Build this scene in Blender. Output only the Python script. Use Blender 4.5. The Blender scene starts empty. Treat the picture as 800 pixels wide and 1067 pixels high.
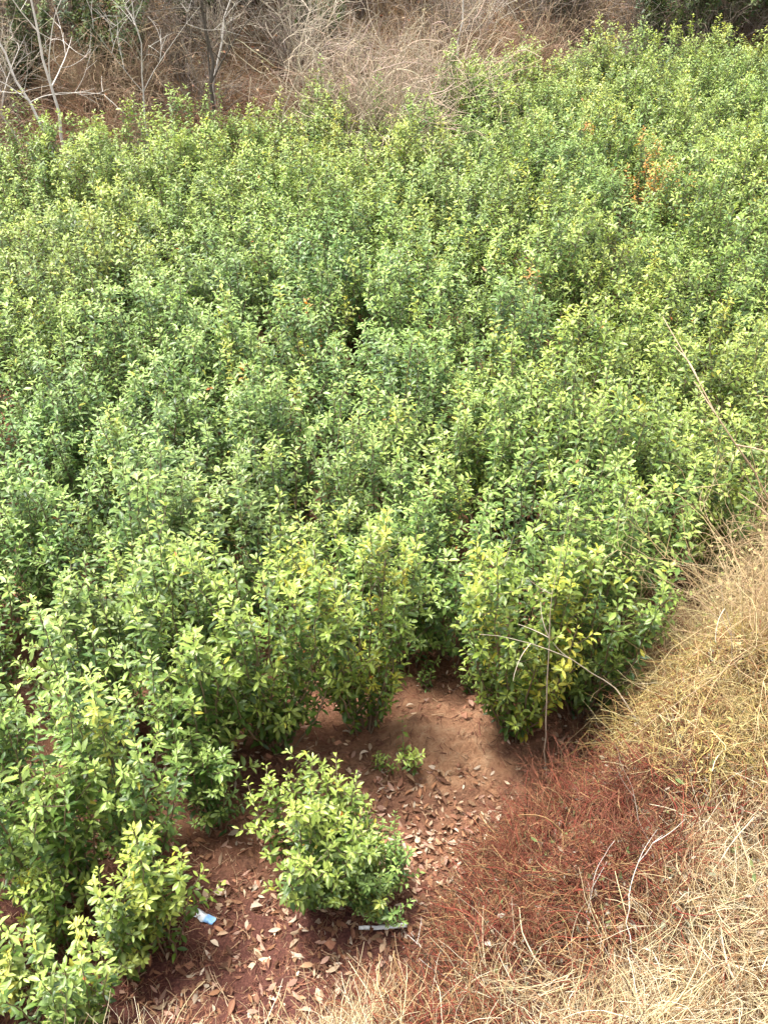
import bpy, math
import numpy as np

# ------------------------------------------------------------------ camera, sky, sun, exposure
SC = bpy.context.scene
COL = SC.collection
CAM_Z, PITCH, FPX = 4.75, math.radians(36.9), 1067.0
cam_d = bpy.data.cameras.new('camera')
cam = bpy.data.objects.new('camera', cam_d)
COL.objects.link(cam)
cam.location = (0, 0, CAM_Z)
cam.rotation_euler = (math.radians(90) - PITCH, 0, 0)
cam_d.sensor_fit = 'VERTICAL'
cam_d.sensor_height = 24.0
cam_d.lens = 24.0
cam_d.clip_start = 0.05
cam_d.clip_end = 500
SC.camera = cam

SUN_EL, SUN_AZ = math.radians(72), math.radians(300)      # azimuth clockwise from +Y (north)
w = bpy.data.worlds.new('World')
SC.world = w
w.use_nodes = True
nt = w.node_tree
bg = nt.nodes['Background']
sky = nt.nodes.new('ShaderNodeTexSky')
sky.sky_type = 'NISHITA'
sky.sun_disc = False
sky.sun_elevation = SUN_EL
sky.sun_rotation = SUN_AZ
sky.air_density = 1.0
sky.dust_density = 4.0
hs = nt.nodes.new('ShaderNodeHueSaturation')
hs.inputs['Saturation'].default_value = 0.25
nt.links.new(sky.outputs[0], hs.inputs['Color'])
nt.links.new(hs.outputs[0], bg.inputs['Color'])
bg.inputs['Strength'].default_value = 0.066

sun_d = bpy.data.lights.new('sun', 'SUN')
sun_d.energy = 1.5
sun_d.angle = math.radians(18)
sun_d.color = (1.0, 0.95, 0.86)
sun = bpy.data.objects.new('sun', sun_d)
COL.objects.link(sun)
sun.rotation_euler = (math.radians(90) - SUN_EL, 0, math.pi - SUN_AZ)

vs = SC.view_settings
vs.view_transform = 'Standard'
vs.look = 'None'
vs.gamma = 1
vs.use_curve_mapping = False
vs.exposure = 2.72
SC.cycles.max_bounces = 6
SC.cycles.diffuse_bounces = 2
SC.cycles.transparent_max_bounces = 4

RNG = np.random.default_rng(7)


# ------------------------------------------------------------------ helpers
def at(px, py, z=0.0):
    """world point at height z seen at pixel (px, py) of the 800 x 1067 photograph"""
    u, v = (px - 400) / FPX, (533.5 - py) / FPX
    c, s = math.cos(PITCH), math.sin(PITCH)
    d = np.array([u, c + v * s, -s + v * c])
    return np.array([0, 0, CAM_Z]) + d * ((z - CAM_Z) / d[2])


def sstep(a, b, x):
    t = np.clip((x - a) / (b - a), 0, 1)
    return t * t * (3 - 2 * t)


def mesh_from(name, V, F, col=None, smooth=True):
    """V (n,3); F (m,3) or (m,4); col (n,3) point colours"""
    me = bpy.data.meshes.new(name)
    V = np.ascontiguousarray(V, dtype=np.float32)
    F = np.ascontiguousarray(F, dtype=np.int32)
    n, k = F.shape
    me.vertices.add(len(V))
    me.vertices.foreach_set('co', V.ravel())
    me.loops.add(n * k)
    me.loops.foreach_set('vertex_index', F.ravel())
    me.polygons.add(n)
    me.polygons.foreach_set('loop_start', np.arange(n, dtype=np.int32) * k)
    me.polygons.foreach_set('loop_total', np.full(n, k, dtype=np.int32))
    me.polygons.foreach_set('use_smooth', np.full(n, smooth, dtype=bool))
    if col is not None:
        a = me.color_attributes.new('Col', 'FLOAT_COLOR', 'POINT')
        c4 = np.ones((len(V), 4), dtype=np.float32)
        c4[:, :3] = col
        a.data.foreach_set('color', c4.ravel())
    me.update(calc_edges=True)
    me.validate()
    return me


def obj(name, me, mat=None, parent=None):
    o = bpy.data.objects.new(name, me)
    COL.objects.link(o)
    if mat and not me.materials:
        me.materials.append(mat)
    if parent:
        o.parent = parent
    return o


def tag(o, label=None, cat=None, group=None, kind=None):
    if label: o['label'] = label
    if cat: o['category'] = cat
    if group: o['group'] = group
    if kind: o['kind'] = kind
    return o


def thing(name, loc, label, cat, group=None, rz=0.0, sc=(1, 1, 1)):
    o = bpy.data.objects.new(name, None)
    o.empty_display_size = 0.1
    COL.objects.link(o)
    o.location = loc
    o.rotation_euler = (0, 0, rz)
    o.scale = sc
    return tag(o, label, cat, group)


def unit(a):
    return a / (np.linalg.norm(a, axis=-1, keepdims=True) + 1e-9)


def tubes(P, R, sides=3):
    """P (M,K,3) centre lines, R (M,K) radii -> V, F(quads)"""
    M, K, _ = P.shape
    T = np.empty_like(P)
    T[:, 1:-1] = P[:, 2:] - P[:, :-2]
    T[:, 0] = P[:, 1] - P[:, 0]
    T[:, -1] = P[:, -1] - P[:, -2]
    T = unit(T)
    mean = unit(P[:, -1] - P[:, 0])
    ref = np.where(np.abs(mean[:, 2:3]) > 0.8, np.array([[1.0, 0, 0]]), np.array([[0, 0, 1.0]]))
    A = unit(np.cross(T, ref[:, None, :]))
    B = np.cross(T, A)
    ang = np.arange(sides) * 2 * math.pi / sides
    V = (P[:, :, None, :] + R[:, :, None, None] *
         (np.cos(ang)[None, None, :, None] * A[:, :, None, :] + np.sin(ang)[None, None, :, None] * B[:, :, None, :]))
    idx = np.arange(M * K * sides).reshape(M, K, sides)
    a = idx[:, :-1, :]
    b = idx[:, 1:, :]
    F = np.stack([a, np.roll(a, -1, 2), np.roll(b, -1, 2), b], -1).reshape(-1, 4)
    return V.reshape(-1, 3), F


def wander(rng, P0, D, L, K, bend=0.3, drop=0.0):
    """curved strands: start P0 (M,3), direction D (M,3), length L (M,)"""
    M = len(P0)
    D = unit(D)
    bend1 = rng.normal(size=(M, 3)) * bend
    P = np.empty((M, K, 3))
    P[:, 0] = P0
    d = D.copy()
    for k in range(1, K):
        d = unit(d + bend1 * (1.0 / (K - 1)) + rng.normal(size=(M, 3)) * bend * 0.35 / math.sqrt(K)
                 + np.array([0, 0, -1.0]) * (drop / (K - 1) * (k / K) * 2))
        P[:, k] = P[:, k - 1] + d * (L / (K - 1))[:, None]
    return P


# leaf template: 8 vertices, 8 triangles; y along the blade, folded at the midrib, tip bent down
LEAF_V = np.array([[0, 0, 0],
                   [-.40, .36, .06], [0, .38, -.005], [.40, .36, .06],
                   [-.42, .68, .03], [0, .70, -.045], [.42, .68, .03],
                   [0, 1.0, -.15]])
LEAF_F = np.array([[0, 2, 1], [0, 3, 2], [1, 2, 5], [1, 5, 4], [2, 3, 6], [2, 6, 5], [4, 5, 7], [5, 6, 7]])


def leaves(P, D, N, L, W, curl=None):
    """P base, D blade direction, N up normal, L length, W width -> V, F"""
    M = len(P)
    Y = unit(D)
    X = unit(np.cross(Y, N))
    Z = np.cross(X, Y)
    T = np.repeat(LEAF_V[None], M, 0)
    if curl is not None:
        T[:, :, 2] *= curl[:, None]
    V = (P[:, None] + X[:, None] * (T[:, :, 0:1] * W[:, None, None])
         + Y[:, None] * (T[:, :, 1:2] * L[:, None, None]) + Z[:, None] * (T[:, :, 2:3] * L[:, None, None]))
    F = (LEAF_F[None] + (np.arange(M) * 8)[:, None, None]).reshape(-1, 3)
    return V.reshape(-1, 3), F


# ------------------------------------------------------------------ materials
def new_mat(name):
    m = bpy.data.materials.new(name)
    m.use_nodes = True
    return m, m.node_tree, m.node_tree.nodes['Principled BSDF']


def leaf_mat(name, rough=0.42, trans=0.28, spec=0.5, tint=True):
    m, t, p = new_mat(name)
    a = t.nodes.new('ShaderNodeAttribute'); a.attribute_name = 'Col'
    src = a.outputs['Color']
    if tint:
        oi = t.nodes.new('ShaderNodeObjectInfo')
        mx = t.nodes.new('ShaderNodeMix'); mx.data_type = 'RGBA'; mx.blend_type = 'MULTIPLY'
        mx.inputs[0].default_value = 1.0
        t.links.new(src, mx.inputs[6]); t.links.new(oi.outputs['Color'], mx.inputs[7])
        src = mx.outputs[2]
    t.links.new(src, p.inputs['Base Color'])
    p.inputs['Roughness'].default_value = rough
    p.inputs['Specular IOR Level'].default_value = spec
    tr = t.nodes.new('ShaderNodeBsdfTranslucent')
    hsv = t.nodes.new('ShaderNodeHueSaturation')
    hsv.inputs['Hue'].default_value = 0.485
    hsv.inputs['Saturation'].default_value = 1.1
    hsv.inputs['Value'].default_value = 1.5
    t.links.new(src, hsv.inputs['Color']); t.links.new(hsv.outputs[0], tr.inputs['Color'])
    ms = t.nodes.new('ShaderNodeMixShader'); ms.inputs[0].default_value = trans
    out = t.nodes['Material Output']
    t.links.new(p.outputs[0], ms.inputs[1]); t.links.new(tr.outputs[0], ms.inputs[2])
    t.links.new(ms.outputs[0], out.inputs['Surface'])
    return m


def strand_mat(name, rough=0.75):
    m, t, p = new_mat(name)
    a = t.nodes.new('ShaderNodeAttribute'); a.attribute_name = 'Col'
    n = t.nodes.new('ShaderNodeTexNoise'); n.inputs['Scale'].default_value = 35
    tc = t.nodes.new('ShaderNodeTexCoord'); t.links.new(tc.outputs['Object'], n.inputs['Vector'])
    mr = t.nodes.new('ShaderNodeMapRange')
    mr.inputs[3].default_value = 0.7; mr.inputs[4].default_value = 1.3
    t.links.new(n.outputs[0], mr.inputs[0])
    mx = t.nodes.new('ShaderNodeMix'); mx.data_type = 'RGBA'; mx.blend_type = 'MULTIPLY'; mx.inputs[0].default_value = 1
    t.links.new(a.outputs['Color'], mx.inputs[6]); t.links.new(mr.outputs[0], mx.inputs[7])
    t.links.new(mx.outputs[2], p.inputs['Base Color'])
    p.inputs['Roughness'].default_value = rough
    p.inputs['Specular IOR Level'].default_value = 0.25
    return m


M_LEAF = leaf_mat('shrub_leaf', rough=.42, spec=.45, trans=.24)
M_DARK = leaf_mat('evergreen_leaf', rough=0.55, trans=0.15)
M_DEAD = leaf_mat('dead_leaf', rough=0.7, trans=0.2, spec=0.25, tint=False)
M_STEM = strand_mat('stem_bark')
M_DRY = strand_mat('dry_strand', 0.65)


def ground_mat():
    m, t, p = new_mat('red_earth')
    N, L = t.nodes, t.links
    tc = N.new('ShaderNodeTexCoord')

    def noise(scale, detail=6, rough=0.6):
        n = N.new('ShaderNodeTexNoise')
        n.inputs['Scale'].default_value = scale; n.inputs['Detail'].default_value = detail
        n.inputs['Roughness'].default_value = rough
        L.new(tc.outputs['Object'], n.inputs['Vector'])
        return n.outputs[0]

    def ramp(src, stops):
        r = N.new('ShaderNodeValToRGB')
        el = r.color_ramp.elements
        while len(el) < len(stops): el.new(0.5)
        for e, (pos, c) in zip(el, stops):
            e.position = pos; e.color = (*c, 1)
        L.new(src, r.inputs[0])
        return r.outputs[0]

    def mix(f, a, b):
        x = N.new('ShaderNodeMix'); x.data_type = 'RGBA'
        L.new(f, x.inputs[0]); L.new(a, x.inputs[6]); L.new(b, x.inputs[7])
        return x.outputs[2]
    earth = ramp(noise(3.2), [(.3, (.14, .060, .036)), (.5, (.25, .12, .07)), (.72, (.34, .19, .115))])
    fine = ramp(noise(45, 5, .7), [(.35, (.08, .04, .028)), (.6, (.25, .13, .08)), (.75, (.40, .27, .17))])
    f1 = ramp(noise(9, 4), [(.4, (0, 0, 0)), (.65, (1, 1, 1))])
    soil = mix(f1, earth, fine)
    bare = ramp(noise(14, 6), [(.3, (.30, .15, .085)), (.5, (.44, .245, .14)), (.7, (.52, .33, .20))])
    hum = ramp(noise(60, 6, .75), [(.3, (.045, .02, .018)), (.55, (.14, .055, .045)), (.75, (.27, .14, .09))])
    at_ = N.new('ShaderNodeAttribute'); at_.attribute_name = 'Col'
    sep = N.new('ShaderNodeSeparateColor'); L.new(at_.outputs['Color'], sep.inputs[0])
    soil = mix(sep.outputs[2], soil, bare)                     # blue: worn bare patch of paler earth
    soil = mix(sep.outputs[0], soil, hum)                      # red: dark plant mulch
    straw = ramp(noise(50, 6, .75), [(.3, (.10, .06, .03)), (.55, (.27, .18, .10)), (.75, (.42, .32, .19))])
    soil = mix(sep.outputs[1], soil, straw)                    # green: banks matted with dead grass
    L.new(soil, p.inputs['Base Color'])
    p.inputs['Roughness'].default_value = 0.95
    p.inputs['Specular IOR Level'].default_value = 0.15
    b = N.new('ShaderNodeBump'); b.inputs['Strength'].default_value = 0.9; b.inputs['Distance'].default_value = 0.05
    L.new(noise(28, 8, .7), b.inputs['Height']); L.new(b.outputs[0], p.inputs['Normal'])
    return m


# ------------------------------------------------------------------ terrain
# foot of the near bank (the bank lies to the right of / in front of this line)
FOOT = np.array([[-9, .9], [-4, 1.75], [-1.13, 2.15], [.14, 2.45], [.50, 3.2], [1.15, 3.78], [2.3, 5.0], [5.0, 7.6], [10, 12]])
# back edge of the planting
BACKX = [-9, -4.2, -1.2, 0.4, 1.6, 5.3, 10]
BACKY = [11.4, 12.4, 13.4, 14.0, 15.4, 16.9, 18.0]


def foot_dist(x, y):
    """signed distance to FOOT, positive on the bank"""
    x, y = np.asarray(x, float), np.asarray(y, float)
    best = np.full(x.shape, 1e9); sign = np.ones(x.shape)
    for a, b in zip(FOOT[:-1], FOOT[1:]):
        d = b - a
        t = np.clip(((x - a[0]) * d[0] + (y - a[1]) * d[1]) / (d @ d), 0, 1)
        dx, dy = x - (a[0] + t * d[0]), y - (a[1] + t * d[1])
        q = np.hypot(dx, dy)
        cr = d[0] * (y - a[1]) - d[1] * (x - a[0])
        upd = q < best - 1e-9
        best = np.where(upd, q, best)
        sign = np.where(upd, np.where(cr < 0, 1.0, -1.0), sign)
    return best * sign


_wv = [(RNG.uniform(0, 6.28), RNG.uniform(0, 6.28), s) for s in (0.5, 0.9, 1.7, 2.9, 5.1, 8.3, 13.0)]


def bumps(x, y):
    z = 0
    for i, (p, a, s) in enumerate(_wv):
        z = z + (0.035 / s ** 0.75) * np.sin(s * (x * math.cos(a) + y * math.sin(a)) * 2 + p) \
            * np.cos(s * (x * math.sin(a * 1.7) - y * math.cos(a * 1.3)) * 1.6 + p * 2)
    return z


def ground_z(x, y):
    x, y = np.asarray(x, float), np.asarray(y, float)
    sd = foot_dist(x, y)
    p = np.maximum(sd, 0)
    z = bumps(x, y) + 1.15 * (1 - np.exp(-p / 0.58)) + 1.9 * sstep(1.9, 3.3, sd) * sstep(3.0, 0.6, y)
    z = z + 0.10 * np.exp(-(((x - .33) / .35) ** 2 + ((y - 4.0) / .3) ** 2))
    z = z + .42 * np.exp(-(((x - 1.68) / .48) ** 2 + ((y - 3.72) / .42) ** 2)) * sstep(0, .3, sd)
    lump = sstep(.1, .5, sd) * sstep(5.5, 4.2, y)
    z = z + lump * .10 * (np.sin(x * 5.3 + y * 2.1) * np.cos(y * 4.7 - x * 1.9) + .5 * np.sin(x * 11 - y * 7 + 1) * np.cos(y * 9 + x * 6))
    back = y - np.interp(x, BACKX, BACKY)
    q = np.maximum(back - 0.1, 0)
    z = z + 0.55 * q - 0.42 * np.maximum(q - 9, 0) + 0.25 * sstep(0, 1.5, back) * np.sin(x * 1.3 + y * .7)
    return z


def gp(px, py, h=0.0):
    """point on the ground seen at the pixel, lifted by h"""
    z = 0.0
    for _ in range(30):
        p = at(px, py, z)
        z = .5 * z + .5 * (float(ground_z(p[0], p[1])) + h)
    return at(px, py, z)


def aty(px, py, y):
    """point seen at the pixel on the upright plane at distance y"""
    u, v = (px - 400) / FPX, (533.5 - py) / FPX
    c, s = math.cos(PITCH), math.sin(PITCH)
    d = np.array([u, c + v * s, -s + v * c])
    return np.array([0, 0, CAM_Z]) + d * (y / d[1])


def spread_axis(lo, hi, flo, fhi, fine, coarse):
    a = list(np.arange(flo, fhi, fine))
    s, v = fine, flo
    while v > lo:
        s = min(s * 1.15, coarse); v -= s; a.insert(0, v)
    s, v = fine, a[-1]
    while v < hi:
        s = min(s * 1.12, coarse); v += s; a.append(v)
    return np.array(a)


gx = spread_axis(-90, 90, -3.2, 3.4, 0.045, 6)
gy = spread_axis(-60, 120, 1.2, 5.0, 0.045, 6)
X, Y = np.meshgrid(gx, gy)
Z = ground_z(X, Y)
near = (np.abs(X) < 4) & (Y < 6) & (Y > 0.5)
Z = Z + np.where(near, RNG.normal(size=Z.shape) * 0.011, 0)
nx, ny = len(gx), len(gy)
I = np.arange(nx * ny).reshape(ny, nx)
F = np.stack([I[:-1, :-1], I[:-1, 1:], I[1:, 1:], I[1:, :-1]], -1).reshape(-1, 4)
sdg = foot_dist(X, Y)
mul = np.clip(sstep(3.3, 2.8, Y) * 0.9 + .25 * sstep(.1, .6, np.sin(X * 5.1 + Y * 3) * np.cos(Y * 6.3 - X * 2)) + sstep(-.15, .25, sdg) * sstep(1.2, .7, sdg), 0, 1)
bck = Y - np.interp(X, BACKX, BACKY)
grs = np.clip(sstep(.5, 1.1, sdg) + sstep(-1.2, -.4, bck), 0, 1) * 0.9
pale = np.exp(-(((X - .36) / .42) ** 2 + ((Y - 3.98) / .36) ** 2))
pale = sstep(.35, .75, pale + .22 * np.sin(X * 17 + 3 * np.sin(Y * 13)) * np.cos(Y * 15 + 2 * np.sin(X * 11)) + RNG.normal(size=X.shape) * .12)
gcol = np.stack([mul, grs, pale], -1).reshape(-1, 3)
ground = obj('ground', mesh_from('ground', np.stack([X, Y, Z], -1).reshape(-1, 3), F, gcol), ground_mat())
tag(ground, 'bare red brown earth under the shrubs rising into banks', 'ground', kind='structure')


# ------------------------------------------------------------------ leafy shrubs
C_OLD = np.array([.034, .076, .018])
C_MID = np.array([.118, .198, .038])
C_NEW = np.array([.385, .480, .125])
C_YEL = np.array([.520, .490, .080])
C_ORG = np.array([.50, .20, .05])


def make_shrub(seed, h, r, nshoot=15, low=0.10, leaf=0.050, yellow=0.06, twigs=9, taper=.30, orange=0.0):
    """returns foliage mesh, stem mesh; upright leafy shoots with opposite pairs of leaves and side twigs"""
    g = np.random.default_rng(seed)
    P, D, N, Ln, Wd, C = [], [], [], [], [], []
    stems, srad = [], []
    K = 12
    for i in range(nshoot):
        a = g.uniform(0, 6.283)
        rr = r * math.sqrt(g.uniform(0.02, 1))
        top = h * (1 - taper * (rr / r) ** 2) * g.uniform(0.78, 1.06)
        p0 = np.array([math.cos(a), math.sin(a), 0]) * g.uniform(.01, .09)
        p2 = np.array([math.cos(a) * rr, math.sin(a) * rr, top]) + np.append(g.normal(size=2) * .05, 0)
        p1 = np.array([p2[0] * .8, p2[1] * .8, top * .38])
        t = np.linspace(0, 1, K)[:, None]
        path = (1 - t) ** 2 * p0 + 2 * t * (1 - t) * p1 + t * t * p2
        path[1:-1] += g.normal(size=(K - 2, 3)) * 0.008
        stems.append(path); srad.append(np.linspace(.0075, .0018, K) * g.uniform(.7, 1.2))
        tint = g.uniform(0, 1)
        isyel = g.uniform() < yellow
        isorg = g.uniform() < orange
        seg = [(path, low + .12 * g.uniform(), 1.0)]
        for j in range(twigs):
            tt = g.uniform(.18, .93)
            k = tt * (K - 1); k0 = int(k)
            q = path[k0] + (path[k0 + 1] - path[k0]) * (k - k0)
            b = g.uniform(0, 6.283)
            dr = np.array([math.cos(b), math.sin(b), g.uniform(.5, 1.4)])
            ln = g.uniform(.08, .24) * (1.15 - .4 * tt)
            tp = q + np.linspace(0, 1, 5)[:, None] * unit(dr) * ln
            tp[:, 2] += np.linspace(0, 1, 5) ** 2 * ln * .25
            seg.append((tp, .12, .92))
            full = np.array([np.interp(np.linspace(0, 1, K), np.linspace(0, 1, 5), tp[:, c]) for c in range(3)]).T
            stems.append(full); srad.append(np.linspace(.003, .0012, K))
        for path_, t0, sc in seg:
            d = np.linalg.norm(np.diff(path_, axis=0), axis=1)
            cum = np.append(0, np.cumsum(d)); tot = cum[-1]
            sp = g.uniform(.024, .033)
            s = np.arange(tot, max(t0 * tot, .02), -sp)[::-1]
            n = len(s)
            if n == 0: continue
            pos = np.array([np.interp(s, cum, path_[:, c]) for c in range(3)]).T
            tan = unit(np.array([np.interp(s + .01, cum, path_[:, c]) for c in range(3)]).T
                       - np.array([np.interp(s - .01, cum, path_[:, c]) for c in range(3)]).T)
            ref = unit(np.cross(tan, np.array([.3, .9, .1])))
            ref2 = np.cross(tan, ref)
            phi = np.arange(n) * math.pi / 2 + g.uniform(0, 6.28)
            fromtip = (n - 1 - np.arange(n))
            for side in (0, 1, 2):
                if side == 2:
                    sel = fromtip < 2                    # rosette at the tip of the shoot
                    ph = phi + .8
                else:
                    sel = g.uniform(size=n) > np.where(fromtip > 20, .55, np.where(fromtip > 11, .30, .05))
                    ph = phi + side * math.pi
                m = int(sel.sum())
                if m == 0: continue
                ft = fromtip[sel]
                ph = ph[sel] + g.normal(size=m) * .3
                out = ref[sel] * np.cos(ph)[:, None] + ref2[sel] * np.sin(ph)[:, None]
                up = np.where(ft < 2, g.uniform(.35, 1.1, m), g.uniform(-.2, .5, m))
                dd = unit(out + tan[sel] * up[:, None] + g.normal(size=(m, 3)) * .16)
                nn = unit(tan[sel] * 1.0 + np.array([0, 0, .5]) + g.normal(size=(m, 3)) * .25 - out * .2)
                l = leaf * sc * np.clip(np.exp(g.normal(size=m) * .22), .5, 1.5) * np.where(ft == 0, .62, np.where(ft == 1, .85, 1.0))
                P.append(pos[sel] + out * .004); D.append(dd); N.append(nn); Ln.append(l)
                Wd.append(l * g.uniform(.34, .46, m))
                # young leaves (the last two or three pairs of a shoot) are pale, older ones deep green
                young = np.clip(1.25 - ft * .22, 0, 1) * (.30 + .70 * tint)
                c = C_OLD + (C_MID - C_OLD) * g.uniform(0, 1, (m, 1))
                c = c + (C_NEW - c) * (young * g.uniform(.6, 1, m))[:, None]
                if isyel:
                    c = c + (C_YEL - c) * g.uniform(0, 1, (m, 1)) ** 1.4 * .8
                if isorg:
                    c = c + (C_ORG - c) * (g.uniform(.2, 1, (m, 1)) * (ft < 7)[:, None])
                odd = g.uniform(size=m)
                c = np.where((odd < .005)[:, None], C_YEL * g.uniform(.7, 1.1, (m, 1)), c)
                c = np.where((odd > .9993)[:, None], np.array([.36, .13, .04]), c)
                C.append(c * g.uniform(.82, 1.2, (m, 1)))
    P, D, N = map(np.concatenate, (P, D, N))
    Ln, Wd, C = map(np.concatenate, (Ln, Wd, C))
    V, F = leaves(P, D, N, Ln, Wd, np.random.default_rng(seed + 1).uniform(.3, 1.5, len(P)))
    CV = np.repeat(C, 8, 0) * g.uniform(.9, 1.1, (len(C) * 8, 1))
    CV.reshape(-1, 8, 3)[:, [0, 2, 5]] *= 1.14               # paler midrib
    fol = mesh_from('foliage', V, F, CV, smooth=True)
    V, F = tubes(np.array(stems), np.array(srad), 4)
    sc_ = np.array([.20, .155, .105]) * g.uniform(.8, 1.15, (len(stems), 1))
    st = mesh_from('stem', V, F, np.repeat(sc_, K * 4, 0))
    fol.materials.append(M_LEAF); st.materials.append(M_STEM)
    return fol, st


FIELD = [make_shrub(100 + i, 1.5, RNG.uniform(.34, .42), nshoot=int(RNG.integers(15, 20)),
                    yellow=[.02, .03, .06, .02][i % 4]) for i in range(14)]
LOWS = [make_shrub(300 + i, .85, .36, nshoot=26, leaf=.046, twigs=7, low=.03, yellow=.06) for i in range(3)]
SLIM = [make_shrub(340 + i, 1.15, .16, nshoot=7, leaf=.052, twigs=6, low=.03, yellow=.12) for i in range(3)]
THIN = [make_shrub(350 + i, 1.0, .30, nshoot=13, leaf=.050, twigs=5, low=.05, yellow=.05) for i in range(2)]
NEAR = [make_shrub(354 + i, 1.55, .36, nshoot=17, leaf=.050, twigs=8, low=.06, yellow=.04) for i in range(2)]
YELL = [make_shrub(380 + i, 1.5, .32, nshoot=15, yellow=.24) for i in range(3)]
FRONT = [make_shrub(400, 1.55, .38, nshoot=24, taper=.14, yellow=.22, low=.03, twigs=9), make_shrub(401, 1.55, .40, nshoot=24, taper=.14, yellow=.02, low=.03, twigs=9),
         make_shrub(402, 1.6, .38, nshoot=22, taper=.14, yellow=.03, low=.05, twigs=8), make_shrub(403, 1.58, .36, nshoot=22, taper=.14, yellow=.20, low=.04, twigs=9)]
ORNG = [make_shrub(390, 1.5, .40, nshoot=17, orange=.75), make_shrub(394, 1.5, .36, nshoot=15, orange=.07), make_shrub(395, 1.5, .36, nshoot=15, orange=.07)]


def put_shrub(kind, loc, label, group, rz, sc, tint=(1, 1, 1), cat='shrub', name='leafy_shrub'):
    t = thing(name, loc, label, cat, group, rz, sc)
    f = obj('foliage', kind[0], None, t)
    s = obj('stem', kind[1], None, t)
    f.color = (*tint, 1); s.color = (1, 1, 1, 1)
    return t


def project(x, y, z):
    c, s = math.cos(PITCH), math.sin(PITCH)
    zc = y * c + (CAM_Z - z) * s
    yc = -y * s * -1 * 0 + (y * s - (CAM_Z - z) * c) * 1
    return 400 + FPX * x / zc, 533.5 - FPX * yc / zc, zc


GROUP = 'shrubs of the green plantation'
specials = []      # (x, y) kept clear by the bulk rows


def special(kind, x, y, label, sc=1.0, hz=1.0, tint=(1, 1, 1), keep=.42, rz=None, name='leafy_shrub', cat='shrub'):
    specials.append((x, y, keep))
    return put_shrub(kind, (x, y, float(ground_z(x, y)) - .01), label, GROUP,
                     RNG.uniform(0, 6.28) if rz is None else rz, (sc, sc, sc * hz), tint, cat, name)


special(LOWS[0], -.37, 3.0, 'low rounded shrub standing by itself in the middle of the bare clearing', 1.02, .98, (.98, .96, .8), .5)
special(LOWS[1], -.10, 2.98, 'smallest dark shrub pressed against the right side of the lone clearing shrub', .75, .85, (.85, .95, .95), .3)
special(FRONT[0], .76, 4.06, 'yellow tipped shrub at the clearing edge with a tall stalk before it', 1.0, 1.0, (1.02, .98, .72), .36)
special(FRONT[1], 1.22, 4.26, 'green shrub at the foot of the straw covered mound', 1.04, 1.0, (.92, .93, .78), .4)
special(FRONT[2], .95, 4.52, 'dark green shrub right behind the yellow tipped one at the clearing edge', 1.0, 1.06, (.95, 1, 1), .34)
special(FIELD[3], .13, 4.60, 'shrub with bare lower stems at the back of the shady gap, left one', 1.0, .86, (.9, .97, .95), .3)  # leaf tint darkened to paint in some of the gap's shade
special(FIELD[9], .44, 4.66, 'shrub with bare lower stems at the back of the shady gap, right one', .98, .84, (.9, .97, .95), .3)  # same lowered leaf tint, shade of the gap put into the colour
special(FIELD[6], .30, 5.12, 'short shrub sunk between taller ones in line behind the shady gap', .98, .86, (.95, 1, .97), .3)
special(FRONT[3], -.13, 4.10, 'shrub with bright yellow leaves down its right side, left of the shady gap', .98, 1.03, (1.0, .97, .72), .36)
special(FRONT[1], -.62, 3.96, 'bushy bright green shrub directly behind the lone low shrub', 1.04, .98, (.95, .95, .75), .4, rz=2.2)
special(FRONT[2], -1.03, 3.90, 'green shrub at the clearing back edge, leftmost of that front row', 1.0, .95, (.95, .97, .82), .4, rz=4.0)
special(NEAR[0], -1.25, 3.2, 'tall loose shrub on the left of the clearing, right one of the near pair', .95, 1.0, (1.05, 1.08, 1.05), .42)
special(NEAR[1], -1.75, 3.05, 'tall loose shrub near the left photo edge, left one of the near pair', 1.0, 1.02, (1.0, 1.06, 1.03), .42)
special(NEAR[0], -2.12, 3.42, 'tall loose shrub cut by the left photo edge, behind the near pair', 1.0, .95, (1, 1.05, 1), .4, rz=2.0)
special(SLIM[1], -1.5, 2.98, 'slim sapling with open stems between the tall loose pair and the corner shrubs', 1.1, 1.0, (1.1, 1.08, 1), .2, rz=1.2, name='sapling', cat='sapling')
special(SLIM[2], -1.98, 2.78, 'slim sapling at the left photo edge above the bottom left corner', 1.1, 1.0, (1.15, 1.1, 1), .2, rz=2.2, name='sapling', cat='sapling')
special(SLIM[0], -.92, 3.62, 'slim green sapling between the tall loose pair and the clearing back row', 1.1, 1.0, (1, 1, .95), .2, rz=3.3, name='sapling', cat='sapling')
special(SLIM[2], -1.22, 2.62, 'slim pale sapling just right of the low thin corner shrubs', .9, .8, (1.2, 1.12, 1), .2, rz=4.1, name='sapling', cat='sapling')
special(SLIM[0], -1.05, 2.72, 'slim yellowish sapling at the clearing edge before the tall loose pair', .95, .9, (1.35, 1.22, .95), .3, name='sapling', cat='sapling')
special(SLIM[1], -.88, 3.36, 'slim dark sapling between the tall loose pair and lone low shrub', .85, .85, (.95, 1, 1), .25, name='sapling', cat='sapling')
special(THIN[0], -1.42, 2.35, 'low thin shrub in the bottom left corner, right one of two', .95, .9, (1.08, 1.08, 1.05), .4)
special(THIN[1], -1.85, 2.45, 'low thin shrub in the bottom left corner against the photo edge', 1.0, .95, (1.1, 1.1, 1.08), .4)
special(SLIM[2], -1.58, 2.72, 'slim pale sapling rising behind the low corner shrubs', .8, .8, (1.3, 1.25, 1.05), .3, name='sapling', cat='sapling')

def special_at(kind, px, py, z, label, **kw):
    p = at(px, py, z)
    special(kind, p[0], p[1], label, **kw)


SEED = [make_shrub(360 + i, .22, .07, nshoot=3, leaf=.042, twigs=1, low=.05, yellow=0) for i in range(2)]


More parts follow.
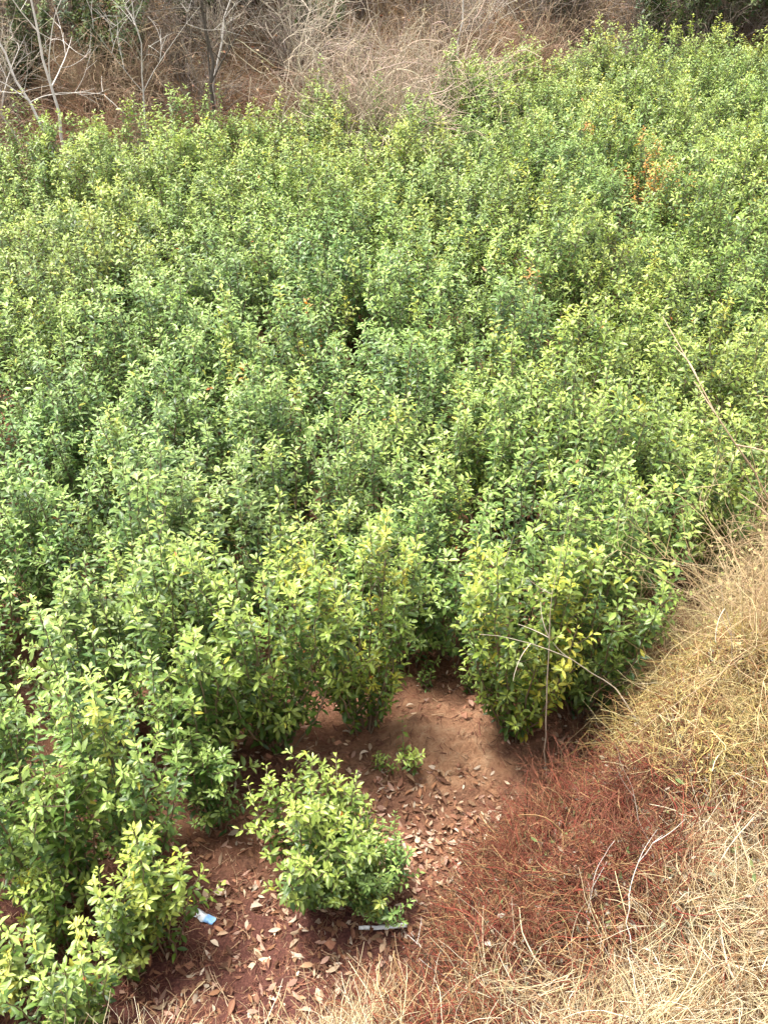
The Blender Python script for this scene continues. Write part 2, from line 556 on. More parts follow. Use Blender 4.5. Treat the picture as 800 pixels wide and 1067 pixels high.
def seedling(i, px, py, label, sc=1.0, tint=(1.2, 1.15, 1)):
    p = at(px, py, 0.02)
    t = put_shrub(SEED[i], (p[0], p[1], float(ground_z(p[0], p[1])) - .01), label, 'seedlings on the clearing floor', RNG.uniform(0, 6.28), (sc,) * 3, tint, 'seedling', 'seedling')


seedling(0, 425, 812, 'small light green seedling on the clearing floor, right of the lone low shrub')
seedling(1, 398, 812, 'tiny seedling in the leaf litter just behind the lone low shrub', .7)
seedling(1, 444, 722, 'small seedling at the mouth of the shady gap', .9, (1, 1.05, 1))
seedling(0, 488, 726, 'spindly dark seedling at the foot of the yellow tipped shrub', .8, (.9, .95, .9))

special_at(ORNG[0], 684, 158, 1.35, 'dying shrub with orange brown leaves in the upper right of the plantation', hz=1.08)
special_at(ORNG[1], 530, 280, 1.35, 'green shrub with a few orange leaves, right of the plantation centre')
special_at(ORNG[2], 322, 275, 1.35, 'green shrub with a few orange leaves, left of the plantation centre')
special_at(ORNG[1], 594, 128, 1.35, 'green shrub with a few rusty leaves near the back, left of the dying orange one', rz=1.0)
special_at(ORNG[2], 272, 335, 1.35, 'green shrub with a rusty shoot, second of two left of the plantation centre', rz=2.5)

# bulk rows: jittered hexagonal planting
SP = 0.575
cands = []
row = 0
y = 3.3
while y < 19.5:
    x = -7.5 + (row % 2) * SP / 2
    while x < 8:
        cands.append((x + RNG.normal() * .085, y + RNG.normal() * .085))
        x += SP
    y += SP * .866
    row += 1
bulk = []
for (x, y) in cands:
    back = y - np.interp(x, BACKX, BACKY)
    if back > -0.22: continue
    if float(foot_dist(x, y)) > -0.20: continue
    if x > -1.25 and y < 4.15: continue                       # the clearing
    if x < -1.25 and y < 3.35: continue
    if abs(x - .28) < .30 and y < 5.1: continue              # shady gap with bare stems
    if any((x - a) ** 2 + (y - b) ** 2 < k * k for a, b, k in specials): continue
    u, v, zc = project(x, y, 1.3)
    if u < -85 or u > 870 or v > 1100: continue
    bulk.append((x, y, u, v))
bulk.sort(key=lambda b: b[1])

BANDS = [(6.0, 'front strip'), (8.0, 'second strip'), (10.2, 'middle strip'), (12.3, 'strip before the back'), (99, 'far back strip')]
WHERE = {'front strip': 'nearest the clearing', 'second strip': 'a few rows behind the clearing', 'middle strip': 'in the middle of the plantation',
         'strip before the back': 'in the upper part of the plantation', 'far back strip': 'in the farthest rows beside the dry scrub'}
for i, (x, y, u, v) in enumerate(bulk):
    hz = (RNG.uniform(.90, 1.07) if RNG.uniform() > .06 else .76) * (1 + .06 * float(sstep(8, 14, y)))
    s = RNG.uniform(.92, 1.10)
    back = y - np.interp(x, BACKX, BACKY)
    warm = RNG.normal() * .06
    grey = math.sin(x * 1.1 + 2) * math.cos(y * .8 + x * .4)
    br = 1.0 + RNG.normal() * .07 + .10 * sstep(-5, 0, back)
    tint = (br * (1.0 + warm + .07 * (-grey) + .02 * sstep(8, 14, y)), br * (1 + .4 * warm), br * (1.0 - .5 * warm + .05 * max(grey, 0)))
    cool = math.exp(-((x + 1.6) / 2.0) ** 2 - ((y - 6.6) / 1.9) ** 2)     # cooler, greyer tint on the left of the middle rows
    lush = math.exp(-((x - 2.2) / 1.3) ** 2 - ((y - 6.5) / 2.2) ** 2)     # more young growth on the right
    tint = (tint[0] * (1 - .10 * cool + .07 * lush), tint[1] * (1 - .03 * cool + .06 * lush), tint[2] * (1 + .16 * cool - .10 * lush))
    band = next(n for lim, n in BANDS if y < lim)
    third = 'left third' if u < 267 else ('middle third' if u < 533 else 'right third')
    kind = FIELD[int(RNG.integers(len(FIELD)))]
    look = 'leafy green shrub'
    if RNG.uniform() < .06:
        kind = YELL[int(RNG.integers(3))]; look = 'yellow flecked shrub'
    t = put_shrub(kind, (x, y, float(ground_z(x, y)) - .01),
              f'{look} {WHERE[band]}, {third} of photo', GROUP, RNG.uniform(0, 6.28), (s, s, s * hz), tint)
    t.rotation_euler[0], t.rotation_euler[1] = RNG.normal() * .06, RNG.normal() * .06
print('BULK', len(bulk))

# ------------------------------------------------------------------ far scrub on the bank
TAN = np.array([.36, .265, .175]); PALE = np.array([.50, .43, .34]); RUST = np.array([.25, .135, .08]); GREY = np.array([.19, .155, .125])


def make_brush(seed, h, r, n, base, var=.3, twig=4, thick=1.0, bend=.9):
    """leafless bush: many thin stems that fork into twigs"""
    g = np.random.default_rng(seed)
    a = g.uniform(0, 6.28, n)
    lean = g.uniform(0, .9, n)
    P0 = np.stack([np.cos(a) * g.uniform(0, .25, n) * r, np.sin(a) * g.uniform(0, .25, n) * r, np.zeros(n)], -1)
    D = np.stack([np.cos(a) * lean * r / h, np.sin(a) * lean * r / h, np.ones(n)], -1)
    K = 7
    P = wander(g, P0, D, h * g.uniform(.6, 1.1, n), K, bend, .15)
    R = np.linspace(.006, .0018, K)[None] * g.uniform(.6, 1.4, (n, 1)) * thick
    idx = np.repeat(np.arange(n), twig)
    kk = g.integers(2, K, n * twig)
    Q = P[idx, kk]
    td = unit(P[idx, kk] - P[idx, kk - 1]) + g.normal(size=(n * twig, 3)) * .75
    T = wander(g, Q, td, h * g.uniform(.12, .4, n * twig), K, bend * 1.2, .15)
    TR = np.linspace(.0030, .0012, K)[None] * g.uniform(.6, 1.4, (n * twig, 1)) * thick
    V, F = tubes(np.concatenate([P, T]), np.concatenate([R, TR]), 3)
    c = base * g.uniform(1 - var, 1 + var, (n + n * twig, 1)) * (1 + g.normal(size=(n + n * twig, 3)) * .05)
    me = mesh_from('twigs', V, F, np.repeat(np.clip(c, .01, .8), K * 3, 0))
    me.materials.append(M_DRY)
    return me


BR = {'tan': [make_brush(500 + i, 1.35, .75, 95, TAN) for i in range(3)],
      'pale': [make_brush(510 + i, 1.5, .7, 75, PALE, .2) for i in range(2)],
      'rust': [make_brush(520 + i, 1.1, .6, 90, RUST) for i in range(2)],
      'grey': [make_brush(530 + i, 1.5, .8, 80, GREY) for i in range(2)]}
BRL = {'tan': 'tan leafless bush of fine dry stems', 'pale': 'pale whitish leafless bush', 'rust': 'rust brown dead bush', 'grey': 'grey brown leafless bush'}


def brush(kind, px, off, sc, label=None, hz=1.0):
    """a dry bush on the bank, off metres behind the edge of the planting at photo column px"""
    x = 0.0
    for _ in range(20):
        y = float(np.interp(x, BACKX, BACKY)) + off
        z = float(ground_z(x, y))
        x = (px - 400) / FPX * (y * math.cos(PITCH) + (CAM_Z - z) * math.sin(PITCH))
    ms = BR[kind]
    t = obj('dry_bush', ms[int(RNG.integers(len(ms)))])
    t.location = (x, y, z - .03)
    t.rotation_euler = (0, 0, RNG.uniform(0, 6.28))
    t.scale = (sc, sc, sc * hz)
    side = 'left third' if px < 267 else ('middle third' if px < 533 else 'right third')
    tag(t, label or f'{BRL[kind]} on the far bank, {side} of the photo', 'dry bush', 'dry bushes on the far bank')
    return t


for px in range(-30, 850, 44):
    for off, ks in ((.25, ['tan', 'tan', 'rust', 'pale']), (.95, ['tan', 'tan', 'grey', 'rust']), (1.9, ['tan', 'grey', 'tan', 'pale']), (3.1, ['grey', 'tan', 'grey'])):
        if off == .25 and px > 480 and RNG.uniform() < .75: continue
        k = ks[int(RNG.integers(len(ks)))]
        if px > 640 and k in ('pale', 'tan') : k = 'grey'
        brush(k, px + RNG.normal() * 16, off + RNG.normal() * .15, RNG.uniform(.7, 1.05) * (.7 if off == .25 else 1))
BR['big'] = [make_brush(560, 2.1, .95, 190, np.array([.40, .32, .235]), .3, twig=4, thick=1.35)]
brush('big', 392, -.6, 1.05, 'large pale tan bush of upright dry stems pushing into the back edge of the plantation')
brush('big', 446, -.15, .95, 'tall pale tan dry bush just right of the large one at the plantation back edge')
brush('big', 345, .3, .8, 'pale tan dry bush just left of the large one at the plantation back edge')
brush('rust', 522, .4, 1.0, 'rust red dead bush above the back edge of the plantation, right of the tan bushes')


STRAW = np.array([.46, .34, .19])
BR['straw'] = [make_brush(540 + i, 1.25, .6, 90, STRAW, .3, twig=8, thick=.55, bend=1.3) for i in range(2)]


def edge_bush(px, py, sc, label, i, hz=1.0):
    p = gp(px, py)
    t = obj('dry_bush', BR['straw'][i])
    t.location = (p[0], p[1], p[2] - .03); t.rotation_euler = (0, 0, RNG.uniform(0, 6.28)); t.scale = (sc, sc, sc * hz)
    tag(t, label, 'dry bush', 'wispy dry bushes along the right edge')


edge_bush(745, 690, .62, 'wispy straw coloured bush on the crest of the straw mound', 0)
edge_bush(795, 690, .85, 'wispy straw coloured bush at the right edge just above the mound', 1)
edge_bush(772, 640, .85, 'wispy tan bush at the right edge, middle one of the row', 0)
edge_bush(810, 610, 1.0, 'wispy tan bush at the right edge below the bare grey branch', 1)
edge_bush(825, 560, 1.0, 'wispy tan bush behind the bare grey branch at the right edge', 0)


BR['bracken'] = [make_brush(550 + i, .75, .5, 70, np.array([.20, .075, .045]), .5, twig=6, thick=.6) for i in range(2)]
BR['straw'], wispy = [make_brush(545 + i, .55, .75, 170, np.array([.54, .42, .21]), .35, twig=8, thick=.45, bend=2.6) for i in range(2)], BR['straw']
edge_bush(640, 745, .55, 'low matted straw coloured bush at the left end of the straw mound', 0, 1.0)
edge_bush(700, 722, .65, 'low matted straw coloured bush in the middle of the straw mound', 1, 1.0)
edge_bush(765, 745, .65, 'low matted straw coloured bush at the right end of the straw mound', 0, 1.0)
BR['straw'], keep_straw = BR['bracken'], BR['straw']
edge_bush(585, 845, .55, 'dead rust red bracken clump at the left foot of the mound', 0)
edge_bush(632, 905, .55, 'dead rust red bracken clump on the slope beside the white stems', 1)
edge_bush(540, 905, .5, 'dead rust red bracken clump at the right edge of the clearing', 1)
edge_bush(655, 845, .5, 'dead rust red bracken clump just under the straw mound', 0)
edge_bush(560, 980, .5, 'dead rust red bracken clump above the pale grass at the bottom', 0)


# bare trees
def make_tree(path, r0, seed, base, nb=9, depth=3, spread=.9, bl=.5):
    """path: trunk points relative to the base; returns trunk mesh, branch mesh"""
    g = np.random.default_rng(seed)
    K = 10
    path = np.asarray(path, float)
    cum = np.append(0, np.cumsum(np.linalg.norm(np.diff(path, axis=0), axis=1)))
    s = np.linspace(0, cum[-1], K)
    tr = np.array([np.interp(s, cum, path[:, c]) for c in range(3)]).T
    tr[1:] += g.normal(size=(K - 1, 3)) * .025
    L = cum[-1]
    V, F = tubes(tr[None], np.linspace(r0, r0 * .35, K)[None], 8)
    trunk = mesh_from('trunk', V, F, np.repeat(base[None], len(V), 0))
    parents, prad = [tr], [np.linspace(r0, r0 * .35, K)]
    allP, allR = [], []
    for dlev in range(depth):
        newP, newR = [], []
        for pth, pr in zip(parents, prad):
            n = nb if dlev == 0 else max(3, nb // 2)
            for _ in range(n):
                k = int(g.integers(3 if dlev == 0 else 2, K))
                d0 = unit(pth[k] - pth[k - 1])
                dr = d0 * .8 + g.normal(size=3) * spread * .7 + np.array([0, 0, .35])
                ln = L * bl * g.uniform(.4, 1.0) * (.55 ** dlev)
                q = wander(g, pth[k][None], dr[None], np.array([ln]), K, .45, -.1)[0]
                rr = max(pr[k] * .55, .003)
                newP.append(q); newR.append(np.linspace(rr, max(rr * .25, .0016), K))
        allP += newP; allR += newR
        parents, prad = newP, newR
    V, F = tubes(np.array(allP), np.array(allR), 5)
    br = mesh_from('branch', V, F, np.repeat(base * g.uniform(.8, 1.15, (len(allP), 1)), K * 5, 0))
    trunk.materials.append(M_STEM); br.materials.append(M_STEM)
    return trunk, br


WHITE = np.array([.60, .56, .51])


def tree(px, off, pts, r0, seed, base, label, **kw):
    x = 0.0
    for _ in range(20):
        y = float(np.interp(x, BACKX, BACKY)) + off
        z = float(ground_z(x, y))
        x = (px - 400) / FPX * (y * math.cos(PITCH) + (CAM_Z - z) * math.sin(PITCH))
    t = thing('bare_tree', (x, y, z - .05), label, 'tree', 'bare trees on the far bank')
    a, b = make_tree(pts, r0 * .52, seed, base, **kw)
    obj('trunk', a, None, t); obj('branch', b, None, t)
    return t


tree(75, .35, [(0, 0, 0), (-.1, 0, .6), (-.45, .1, 1.5), (-.8, .2, 2.6)], .042, 1, WHITE, 'white barked bare sapling leaning left at the top left of the photo', nb=6)
tree(76, .5, [(0, 0, 0), (.02, 0, .8), (-.1, .1, 1.6), (-.15, .2, 2.8)], .045, 2, WHITE, 'upright white barked bare tree, right of the leaning white sapling', nb=6)
tree(30, .9, [(0, 0, 0), (-.2, 0, .8), (-.5, .1, 2.0)], .035, 3, WHITE, 'thin pale bare sapling leaning out at the far left photo edge', nb=6)
tree(160, .4, [(0, 0, 0), (.02, 0, 1.0), (.05, .1, 2.6)], .024, 4, WHITE * .85, 'slim straight pale bare sapling forking upward, right of the white barked pair', nb=7, spread=1.0)
tree(224, .7, [(0, 0, 0), (.03, 0, .5), (.05, .05, 1.2), (.05, .1, 2.8)], .06, 5, np.array([.10, .085, .07]), 'bare tree with dark trunk and fanning grey branches', nb=11, spread=1.05, bl=.7)
tree(226, 1.0, [(0, 0, 0), (.0, 0, .7), (.25, .1, 1.5), (.7, .2, 2.6)], .03, 6, WHITE, 'whitish forked bare tree behind the dark trunked one', nb=7)
tree(268, .3, [(0, 0, 0), (.25, .1, .5), (.6, .1, 1.4), (.8, .1, 2.2)], .026, 7, PALE, 'pale bare sapling leaning to the right, beside the dark trunked tree', nb=8)
tree(476, 1.0, [(0, 0, 0), (0, 0, 1.2), (.05, 0, 2.6)], .03, 8, WHITE, 'white upright bare stem behind the tan bushes at the middle of the top edge', nb=5)
tree(660, 1.6, [(0, 0, 0), (.1, 0, .9), (.3, 0, 2.4)], .03, 9, GREY, 'grey bare tree before the dark thicket at the top right', nb=9, spread=1.1)
tree(770, 1.3, [(0, 0, 0), (-.1, 0, .9), (.1, 0, 2.4)], .03, 10, GREY, 'grey bare tree at the top right corner', nb=9, spread=1.1)

# dark evergreens behind the bare wood
EVG = [make_shrub(700 + i, 1.9, .8, nshoot=28, leaf=.075, twigs=9, low=.03, yellow=0) for i in range(2)]
for e in EVG:
    e[0].materials.clear(); e[0].materials.append(M_DARK)


def evergreen(px, off, sc, label, tint):
    x = 0.0
    for _ in range(20):
        y = float(np.interp(x, BACKX, BACKY)) + off
        z = float(ground_z(x, y))
        x = (px - 400) / FPX * (y * math.cos(PITCH) + (CAM_Z - z) * math.sin(PITCH))
    put_shrub(EVG[int(RNG.integers(2))], (x, y, z - .05), label, 'dark evergreens on the far bank', RNG.uniform(0, 6.28), (sc, sc, sc), tint, 'bush', 'evergreen_bush')


DK = (.42, .44, .44)
evergreen(120, 2.3, 1.0, 'dark evergreen bush behind the white barked trees', DK)
evergreen(205, 2.6, 1.0, 'dark evergreen bush behind the dark trunked bare tree', DK)
evergreen(255, 2.9, .9, 'dark evergreen bush right behind the leaning pale sapling', DK)
evergreen(690, 1.3, 1.1, 'dark evergreen thicket at the top right, left one of three', DK)
evergreen(745, 1.3, 1.2, 'dark evergreen thicket at the top right, middle one of three', DK)
evergreen(800, 1.4, 1.15, 'dark evergreen thicket in the top right corner', DK)
evergreen(585, 2.4, .9, 'dark evergreen bush behind the rust brown bushes right of the middle', DK)
evergreen(20, 2.2, .8, 'dark evergreen bush at the top left edge behind the pale saplings', DK)
evergreen(330, 2.6, .8, 'dark evergreen bush behind the tan bushes, left of the middle', DK)
evergreen(476, -.75, .72, 'grey green small leaved bush at the back edge beside the large tan bush', (.9, .85, 1.3))


# ------------------------------------------------------------------ ground cover (uncountable)
def strands(name, n, sampler, seed, length, colours, rad, label, cat, updir=.5, bend=.6, drop=.5, K=6, lift=0.0, clump=1.0):
    g = np.random.default_rng(seed)
    xy = sampler(g, n)
    n = len(xy)
    z = ground_z(xy[:, 0], xy[:, 1])
    P0 = np.stack([xy[:, 0], xy[:, 1], z - .005 + lift * g.uniform(0, 1, n)], -1)
    # neighbouring strands lean the same way, tuft by tuft
    a = clump * (3 * np.sin(xy[:, 0] * 3.1 + 1.3 * xy[:, 1]) + 2.5 * np.cos(xy[:, 1] * 4.3 - xy[:, 0] * 2.2) + 1.5 * np.sin(xy[:, 0] * 9 + xy[:, 1] * 7)) \
        + g.normal(size=n) * (.75 if clump else 3)
    D = np.stack([np.cos(a), np.sin(a), updir * g.uniform(.1, 1.9, n)], -1)
    P = wander(g, P0, D, g.uniform(*length, n), K, bend, drop)
    zz = ground_z(P[:, :, 0], P[:, :, 1])
    P[:, :, 2] = np.maximum(P[:, :, 2], zz + .004)
    R = np.linspace(1, .4, K)[None] * np.exp(g.normal(size=(n, 1)) * .45) * rad
    V, F = tubes(P, R, 3)
    cs = np.array(colours)[g.integers(0, len(colours), n)] * g.uniform(.7, 1.25, (n, 1))
    o = obj(name, mesh_from(name, V, F, np.repeat(np.clip(cs, 0, .85), K * 3, 0)), M_DRY)
    return tag(o, label, cat, kind='stuff')


def box_sampler(x0, x1, y0, y1, fn):
    def s(g, n):
        x, y = g.uniform(x0, x1, n), g.uniform(y0, y1, n)
        return np.stack([x, y], -1)[g.uniform(size=n) < fn(x, y)]
    return s


def patch(x, y, cx, cy, r):
    return np.exp(-((x - cx) ** 2 + (y - cy) ** 2) / (r * r))


# near bank: what grows where, split along lines that run over the bank
def zone(x, y):
    z = ground_z(x, y)
    c, s = math.cos(PITCH), math.sin(PITCH)
    zc = y * c + (CAM_Z - z) * s
    u = 400 + FPX * x / zc
    v = 533.5 + FPX * ((CAM_Z - z) * c - y * s) / zc
    wob = 22 * np.sin(x * 7 + y * 3) + 18 * np.sin(y * 11 - x * 5)
    lg = np.interp(u, [-200, 150, 430, 560, 660, 800, 1200], [1140, 1125, 1085, 1040, 965, 825, 700]) + wob
    lv = np.interp(u, [400, 560, 640, 700, 800, 1200], [690, 770, 795, 820, 855, 900]) + wob
    grass = sstep(-35, 25, v - lg)
    vines = sstep(30, -40, v - lv)
    return grass, np.clip(vines * (1 - grass), 0, 1), np.clip(1 - grass - vines, 0, 1)


strands('dead_bracken', 56000, box_sampler(-.2, 2.6, 1.6, 4.4, lambda x, y: np.clip(sstep(-.15, .15, foot_dist(x, y)) * (.10 + zone(x, y)[2]), 0, 1)),
        21, (.08, .3), [(.18, .042, .028), (.25, .065, .038), (.28, .12, .06), (.09, .03, .02), (.38, .24, .11), (.06, .035, .022), (.22, .05, .032), (.14, .09, .045), (.38, .25, .13)], .0019,
        'rust red tangle of dead bracken on the foot of the near bank', 'dead bracken', .7, 1.7, .6, K=8, lift=.07)
strands('dead_vines', 60000, box_sampler(.7, 4.0, 3.0, 7.0, lambda x, y: np.clip(sstep(-.05, .25, foot_dist(x, y)) * (.04 + zone(x, y)[1]), 0, 1)),
        22, (.10, .32), [(.50, .38, .14), (.58, .45, .20), (.44, .34, .11), (.55, .48, .24), (.34, .2, .09), (.26, .13, .06)], .0014,
        'straw yellow mat of dead vines over the mound on the right', 'dead vines', .9, 2.2, .7, K=9, lift=.12)
strands('dry_grass', 64000, box_sampler(-2.2, 3.6, .8, 3.9, lambda x, y: np.clip(sstep(-.1, .25, foot_dist(x, y)) * (.02 + zone(x, y)[0]), 0, 1)),
        23, (.10, .38), [(.60, .50, .32), (.68, .60, .44), (.52, .40, .22), (.62, .52, .30), (.42, .30, .17), (.30, .17, .09)], .0015,
        'pale straw coloured dry grass on the near bank at the bottom of the photo', 'dry grass', .9, 1.4, .5, K=7, lift=.06)
# right edge: thin dry stems grown over the last shrubs
strands('dry_weeds', 9000, box_sampler(1.3, 4.6, 4.0, 7.4, lambda x, y: np.clip(sstep(-.35, .1, foot_dist(x, y)), 0, 1)),
        24, (.25, .85), [(.50, .38, .20), (.56, .45, .27), (.40, .29, .16), (.46, .40, .2)], .0021,
        'thin dry weeds standing along the right edge of the plantation', 'dry weeds', 1.7, 1.8, .3, K=10, lift=.15)
# far bank
strands('bank_grass', 40000, box_sampler(-9, 10, 10.5, 21, lambda x, y: np.clip(sstep(-.7, .1, y - np.interp(x, BACKX, BACKY)) * sstep(6, 3.5, y - np.interp(x, BACKX, BACKY)), 0, 1)),
        25, (.25, .7), [(.28, .205, .13), (.36, .275, .185), (.22, .12, .075), (.07, .05, .038), (.40, .33, .25), (.22, .14, .095)], .0044,
        'brown dry grass and brambles matting the bank behind the plantation', 'dry grass', .8, 2.0, .4, K=8, lift=.15)
# clearing mulch
strands('mulch', 24000, box_sampler(-2.3, 1.3, 2.0, 4.6, lambda x, y: np.clip((sstep(3.45, 2.8, y) + .22 + sstep(-.35, 0, foot_dist(x, y)) * .6) * sstep(.3, .1, foot_dist(x, y)), 0, 1)),
        26, (.03, .12), [(.20, .075, .05), (.13, .05, .035), (.30, .15, .09), (.38, .25, .15), (.24, .10, .06)], .0018,
        'reddish brown mulch of twigs and needles on the clearing floor', 'mulch', .15, .5, .3, K=4, clump=0)


def litter(name, n, seed, sampler, label, lift=.0, size=(.02, .082), cols=None, tilt=.35, cat='fallen leaves'):
    g = np.random.default_rng(seed)
    xy = sampler(g, n); n = len(xy)
    P = np.stack([xy[:, 0], xy[:, 1], ground_z(xy[:, 0], xy[:, 1]) + g.uniform(-.004, .022, n) + lift * g.uniform(0, 1, n) ** 1.3], -1)
    a = g.uniform(0, 6.28, n)
    D = np.stack([np.cos(a), np.sin(a), g.normal(size=n) * .25], -1)
    N = unit(np.stack([g.normal(size=n) * tilt, g.normal(size=n) * tilt, np.ones(n)], -1))
    l = size[0] + (size[1] - size[0]) * g.beta(1.3, 2.0, n)
    V, F = leaves(P, D, N, l, l * g.uniform(.32, .5, n), g.uniform(-2.5, 2.5, n))
    cols = np.array(cols or [(.34, .21, .12), (.42, .29, .19), (.22, .11, .06), (.62, .50, .38), (.60, .44, .30), (.15, .07, .04), (.34, .17, .09), (.27, .13, .08), (.44, .27, .2)])
    c = cols[g.integers(0, len(cols), n)] * g.uniform(.55, 1.1, (n, 1))
    o = obj(name, mesh_from(name, V, F, np.repeat(c, 8, 0)), M_DEAD)
    return tag(o, label, cat, kind='stuff')


litter('fallen_leaves', 21000, 31, box_sampler(-2.3, 1.3, 2.1, 4.8, lambda x, y: np.clip(sstep(.15, -.1, foot_dist(x, y)) * (.05 - .5 * patch(x, y, .36, 4.0, .3) + .45 * sstep(.4, .95, .5 + .5 * np.sin(x * 9 + 4 * np.sin(y * 5)) * np.sin(y * 8 + 3 * np.sin(x * 6))) + .7 * patch(x, y, .15, 3.3, .5) + .25 * patch(x, y, -.4, 2.6, .6)), 0, 1)),
       'tan fallen leaves scattered over the red earth of the clearing')
litter('bank_leaves', 4200, 32, box_sampler(.2, 2.4, 2.2, 4.2, lambda x, y: np.clip(sstep(0, .3, foot_dist(x, y)) * .5, 0, 1)),
       'grey brown dead leaves caught in the bracken of the near bank',
       lift=.12, size=(.02, .062), cols=[(.36, .34, .27), (.14, .20, .07), (.22, .26, .10), (.30, .24, .17), (.20, .20, .13), (.45, .38, .30), (.18, .08, .05)], tilt=.7)
litter('vine_leaves', 9000, 33, box_sampler(.7, 3.6, 3.0, 6.0, lambda x, y: np.clip(sstep(-.05, .25, foot_dist(x, y)) * (.02 + zone(x, y)[1]), 0, 1)),
       'small straw yellow dead leaves on the vines over the mound', lift=.20, size=(.015, .042),
       cols=[(.52, .40, .16), (.60, .48, .22), (.44, .34, .12), (.36, .24, .10), (.40, .38, .14)], tilt=.9, cat='dead vines')
litter('weed_leaves', 9000, 34, box_sampler(1.4, 4.6, 4.3, 7.4, lambda x, y: np.clip(sstep(-.35, .1, foot_dist(x, y)), 0, 1)),
       'small yellow green and tan leaves on the weeds along the right edge', lift=1.0, size=(.02, .06),
       cols=[(.40, .42, .14), (.48, .40, .18), (.30, .36, .11), (.42, .30, .15), (.52, .46, .22)], tilt=.9, cat='weeds')
litter('scrub_leaves', 16000, 35, box_sampler(-9, 10, 10.5, 21, lambda x, y: np.clip(sstep(-.7, .1, y - np.interp(x, BACKX, BACKY)) * sstep(6, 3.5, y - np.interp(x, BACKX, BACKY)), 0, 1)),
       'brown dead leaves hanging in the brambles of the far bank', lift=.7, size=(.04, .09),
       cols=[(.34, .20, .11), (.24, .10, .05), (.42, .30, .19), (.16, .10, .06), (.30, .28, .14)], tilt=.9, cat='dead leaves')


g = np.random.default_rng(77)
n = 2600
cx, cy = g.uniform(-2.3, 1.4, n), g.uniform(2.1, 4.9, n)
ok = foot_dist(cx, cy) < .2
cx, cy = cx[ok], cy[ok]; n = len(cx)
OCT = np.array([[1, 0, 0], [-1, 0, 0], [0, 1, 0], [0, -1, 0], [0, 0, 1], [0, 0, -1.0]])
OF = np.array([[0, 2, 4], [2, 1, 4], [1, 3, 4], [3, 0, 4], [2, 0, 5], [1, 2, 5], [3, 1, 5], [0, 3, 5]])
size = np.clip(np.exp(g.normal(size=n) * .6) * .008, .003, .03)
V = OCT[None] * size[:, None, None] * g.uniform(.55, 1.3, (n, 6, 1)) + g.normal(size=(n, 6, 3)) * size[:, None, None] * .2
V[:, :, 2] *= .7
V = V + np.stack([cx, cy, ground_z(cx, cy) + size * .25], -1)[:, None, :]
clod = obj('soil_clods', mesh_from('soil_clods', V.reshape(-1, 3), (OF[None] + (np.arange(n) * 6)[:, None, None]).reshape(-1, 3),
           np.repeat(np.array([.27, .13, .08]) * g.uniform(.6, 1.4, (n, 1)), 6, 0), smooth=False), M_STEM)
tag(clod, 'small crumbs and clods of red earth on the clearing floor', 'soil', kind='stuff')


# ------------------------------------------------------------------ single stalks, branch, scraps
def stalk(name, pts, r, label, cat, col=PALE, twigs=2, seed=0, group=None, tl=.2):
    pts = np.asarray(pts, float)
    g = np.random.default_rng(seed)
    K = 14
    cum = np.append(0, np.cumsum(np.linalg.norm(np.diff(pts, axis=0), axis=1)))
    s = np.linspace(0, cum[-1], K)
    # smooth through the points
    q = np.array([np.interp(s, cum, pts[:, c]) for c in range(3)]).T
    for _ in range(3):
        q[1:-1] = (q[:-2] + 2 * q[1:-1] + q[2:]) / 4
    q[1:-1] += g.normal(size=(K - 2, 3)) * min(.005, cum[-1] * .006)
    P, R = [q], [np.linspace(r, r * .25, K) * .72 * g.uniform(.8, 1.2, K)]
    for _ in range(twigs):
        k = int(g.integers(3, K - 1))
        d = unit(q[k] - q[k - 1]) + g.normal(size=3) * .6
        P.append(wander(g, q[k][None], d[None], np.array([tl * g.uniform(.5, 1.2)]), K, .4)[0])
        R.append(np.linspace(r * .4, r * .15, K))
    base = P[0][0].copy()
    V, F = tubes(np.array(P) - base, np.array(R), 5)
    o = obj(name, mesh_from(name, V, F, np.repeat(col[None], len(V), 0)), M_DRY)
    o.location = base
    return tag(o, label, cat, group)


STG = 'dry stalks on and beside the mound'
stalk('dry_stalk', [gp(668, 760), aty(640, 712, 3.72), aty(585, 682, 3.62), aty(540, 664, 3.58), aty(500, 661, 3.56)], .0055, 'long pale stalk arching left from the mound across the yellow tipped shrub', 'stalk', PALE * .9, group=STG)
stalk('dry_stalk', [gp(569, 815), aty(569, 760, 3.66), aty(570, 690, 3.64), aty(575, 620, 3.63), aty(583, 570, 3.62), aty(592, 535, 3.62)], .0065, 'upright thin grey stalk rising in front of the yellow tipped shrub', 'stalk', PALE * .9, group=STG, twigs=3, seed=2, tl=.25)
stalk('dry_stalk', [gp(645, 800), gp(630, 770, .12), gp(612, 735, .3)], .006, 'short straight pale stalk leaning left out of the mound top', 'stalk', PALE * 1.15, group=STG)
stalk('dry_stalk', [gp(612, 992), gp(611, 950, .10), gp(620, 915, .20), gp(624, 895, .26), gp(640, 876, .30)], .0045, 'crooked white stem standing on the rusty bracken slope', 'stalk', WHITE * .85, group=STG, twigs=2, seed=11, tl=.15)
stalk('dry_stalk', [gp(672, 1025), gp(654, 985, .10), gp(653, 930, .22), gp(668, 888, .28), gp(690, 870, .28)], .0045, 'pale bowed stem right of the crooked white stem', 'stalk', WHITE * .8, group=STG, twigs=2, seed=12, tl=.15)
stalk('dry_stalk', [gp(690, 925), gp(676, 880, .12), gp(655, 815, .28), gp(640, 775, .36)], .004, 'dark thin stem slanting across the mound above the bracken', 'stalk', GREY * .8, group=STG)
stalk('dry_stalk', [gp(785, 830), gp(745, 772, .12), gp(700, 735, .22), gp(655, 708, .34)], .004, 'long tan stalk lying over the top of the straw mound', 'stalk', TAN * 1.5, group=STG)
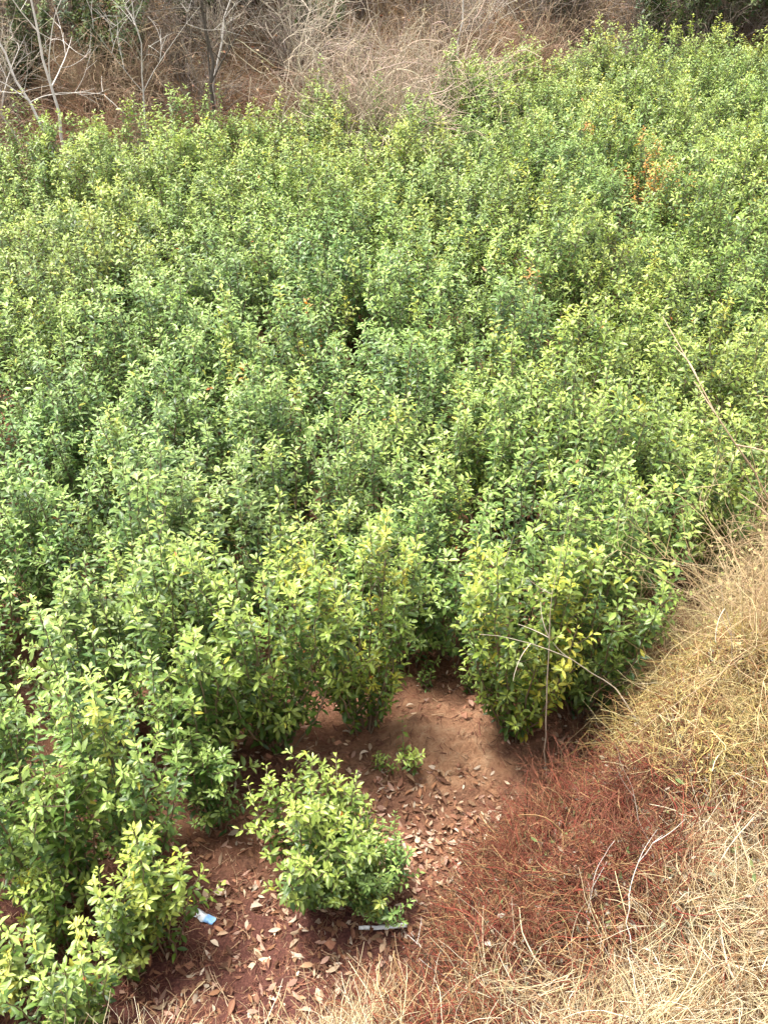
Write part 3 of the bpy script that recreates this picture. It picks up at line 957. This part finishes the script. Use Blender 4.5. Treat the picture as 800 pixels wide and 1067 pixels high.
stalk('dry_stalk', [gp(545, 1067), gp(505, 1045, .05), gp(465, 1015, .12), gp(428, 972, .2)], .005, 'pale forked stalk sticking out of the dry grass near the bottom edge', 'stalk', WHITE, twigs=4, seed=5, group=STG)
stalk('dry_stalk', [gp(245, 1066), gp(235, 1040, .05), gp(222, 1012, .12)], .004, 'short tan stalk stuck in the mulch at the bottom edge', 'stalk', TAN * 1.5, group=STG)
stalk('dry_stalk', [gp(772, 722), at(757, 640, 1.55), at(748, 600, 1.75)], .005, 'straight pale stalk standing at the right edge above the mound', 'stalk', PALE, group=STG)
stalk('bare_branch', [gp(830, 620), at(800, 505, 1.75), at(772, 482, 1.9), at(752, 450, 2.05), at(738, 410, 2.2), at(722, 382, 2.3), at(690, 330, 2.4)], .011,
      'bare grey branch reaching up over the shrubs from the right edge', 'branch', TAN * 1.1, twigs=7, seed=9, tl=.35)


def scrap(px, py, L, W, seed, col, label, rz):
    g = np.random.default_rng(seed)
    nx, ny = 9, 5
    u, v = np.meshgrid(np.linspace(-.5, .5, nx), np.linspace(-.5, .5, ny))
    z = .010 * np.abs(np.sin(u * 9 + seed)) + .008 * np.cos(v * 7 + u * 5) + g.normal(size=u.shape) * .003 + .014
    ww = W * (1 - .5 * np.abs(u) + .1 * g.normal(size=u.shape))
    V = np.stack([u * L, v * ww, z], -1).reshape(-1, 3)
    I = np.arange(nx * ny).reshape(ny, nx)
    F = np.stack([I[:-1, :-1], I[:-1, 1:], I[1:, 1:], I[1:, :-1]], -1).reshape(-1, 4)
    c = np.where((u.reshape(-1, 1) > .12), np.array([col[1]]), np.array([col[0]]))
    o = obj('plastic_scrap', mesh_from('plastic_scrap', V, F, c), M_SCRAP)
    o.location = gp(px, py); o.rotation_euler = (0, 0, rz)
    md = o.modifiers.new('thickness', 'SOLIDIFY'); md.thickness = .0015
    return tag(o, label, 'litter')


M_SCRAP = strand_mat('plastic_film', .3)
scrap(213, 957, .13, .05, 3, [(.62, .66, .70), (.22, .42, .72)], 'small crumpled white and blue plastic scrap on the mulch left of the lone low shrub', -.5)
scrap(399, 968, .24, .028, 5, [(.78, .79, .79), (.66, .70, .70)], 'long crumpled white plastic strip on the mulch right of the lone low shrub', .05)
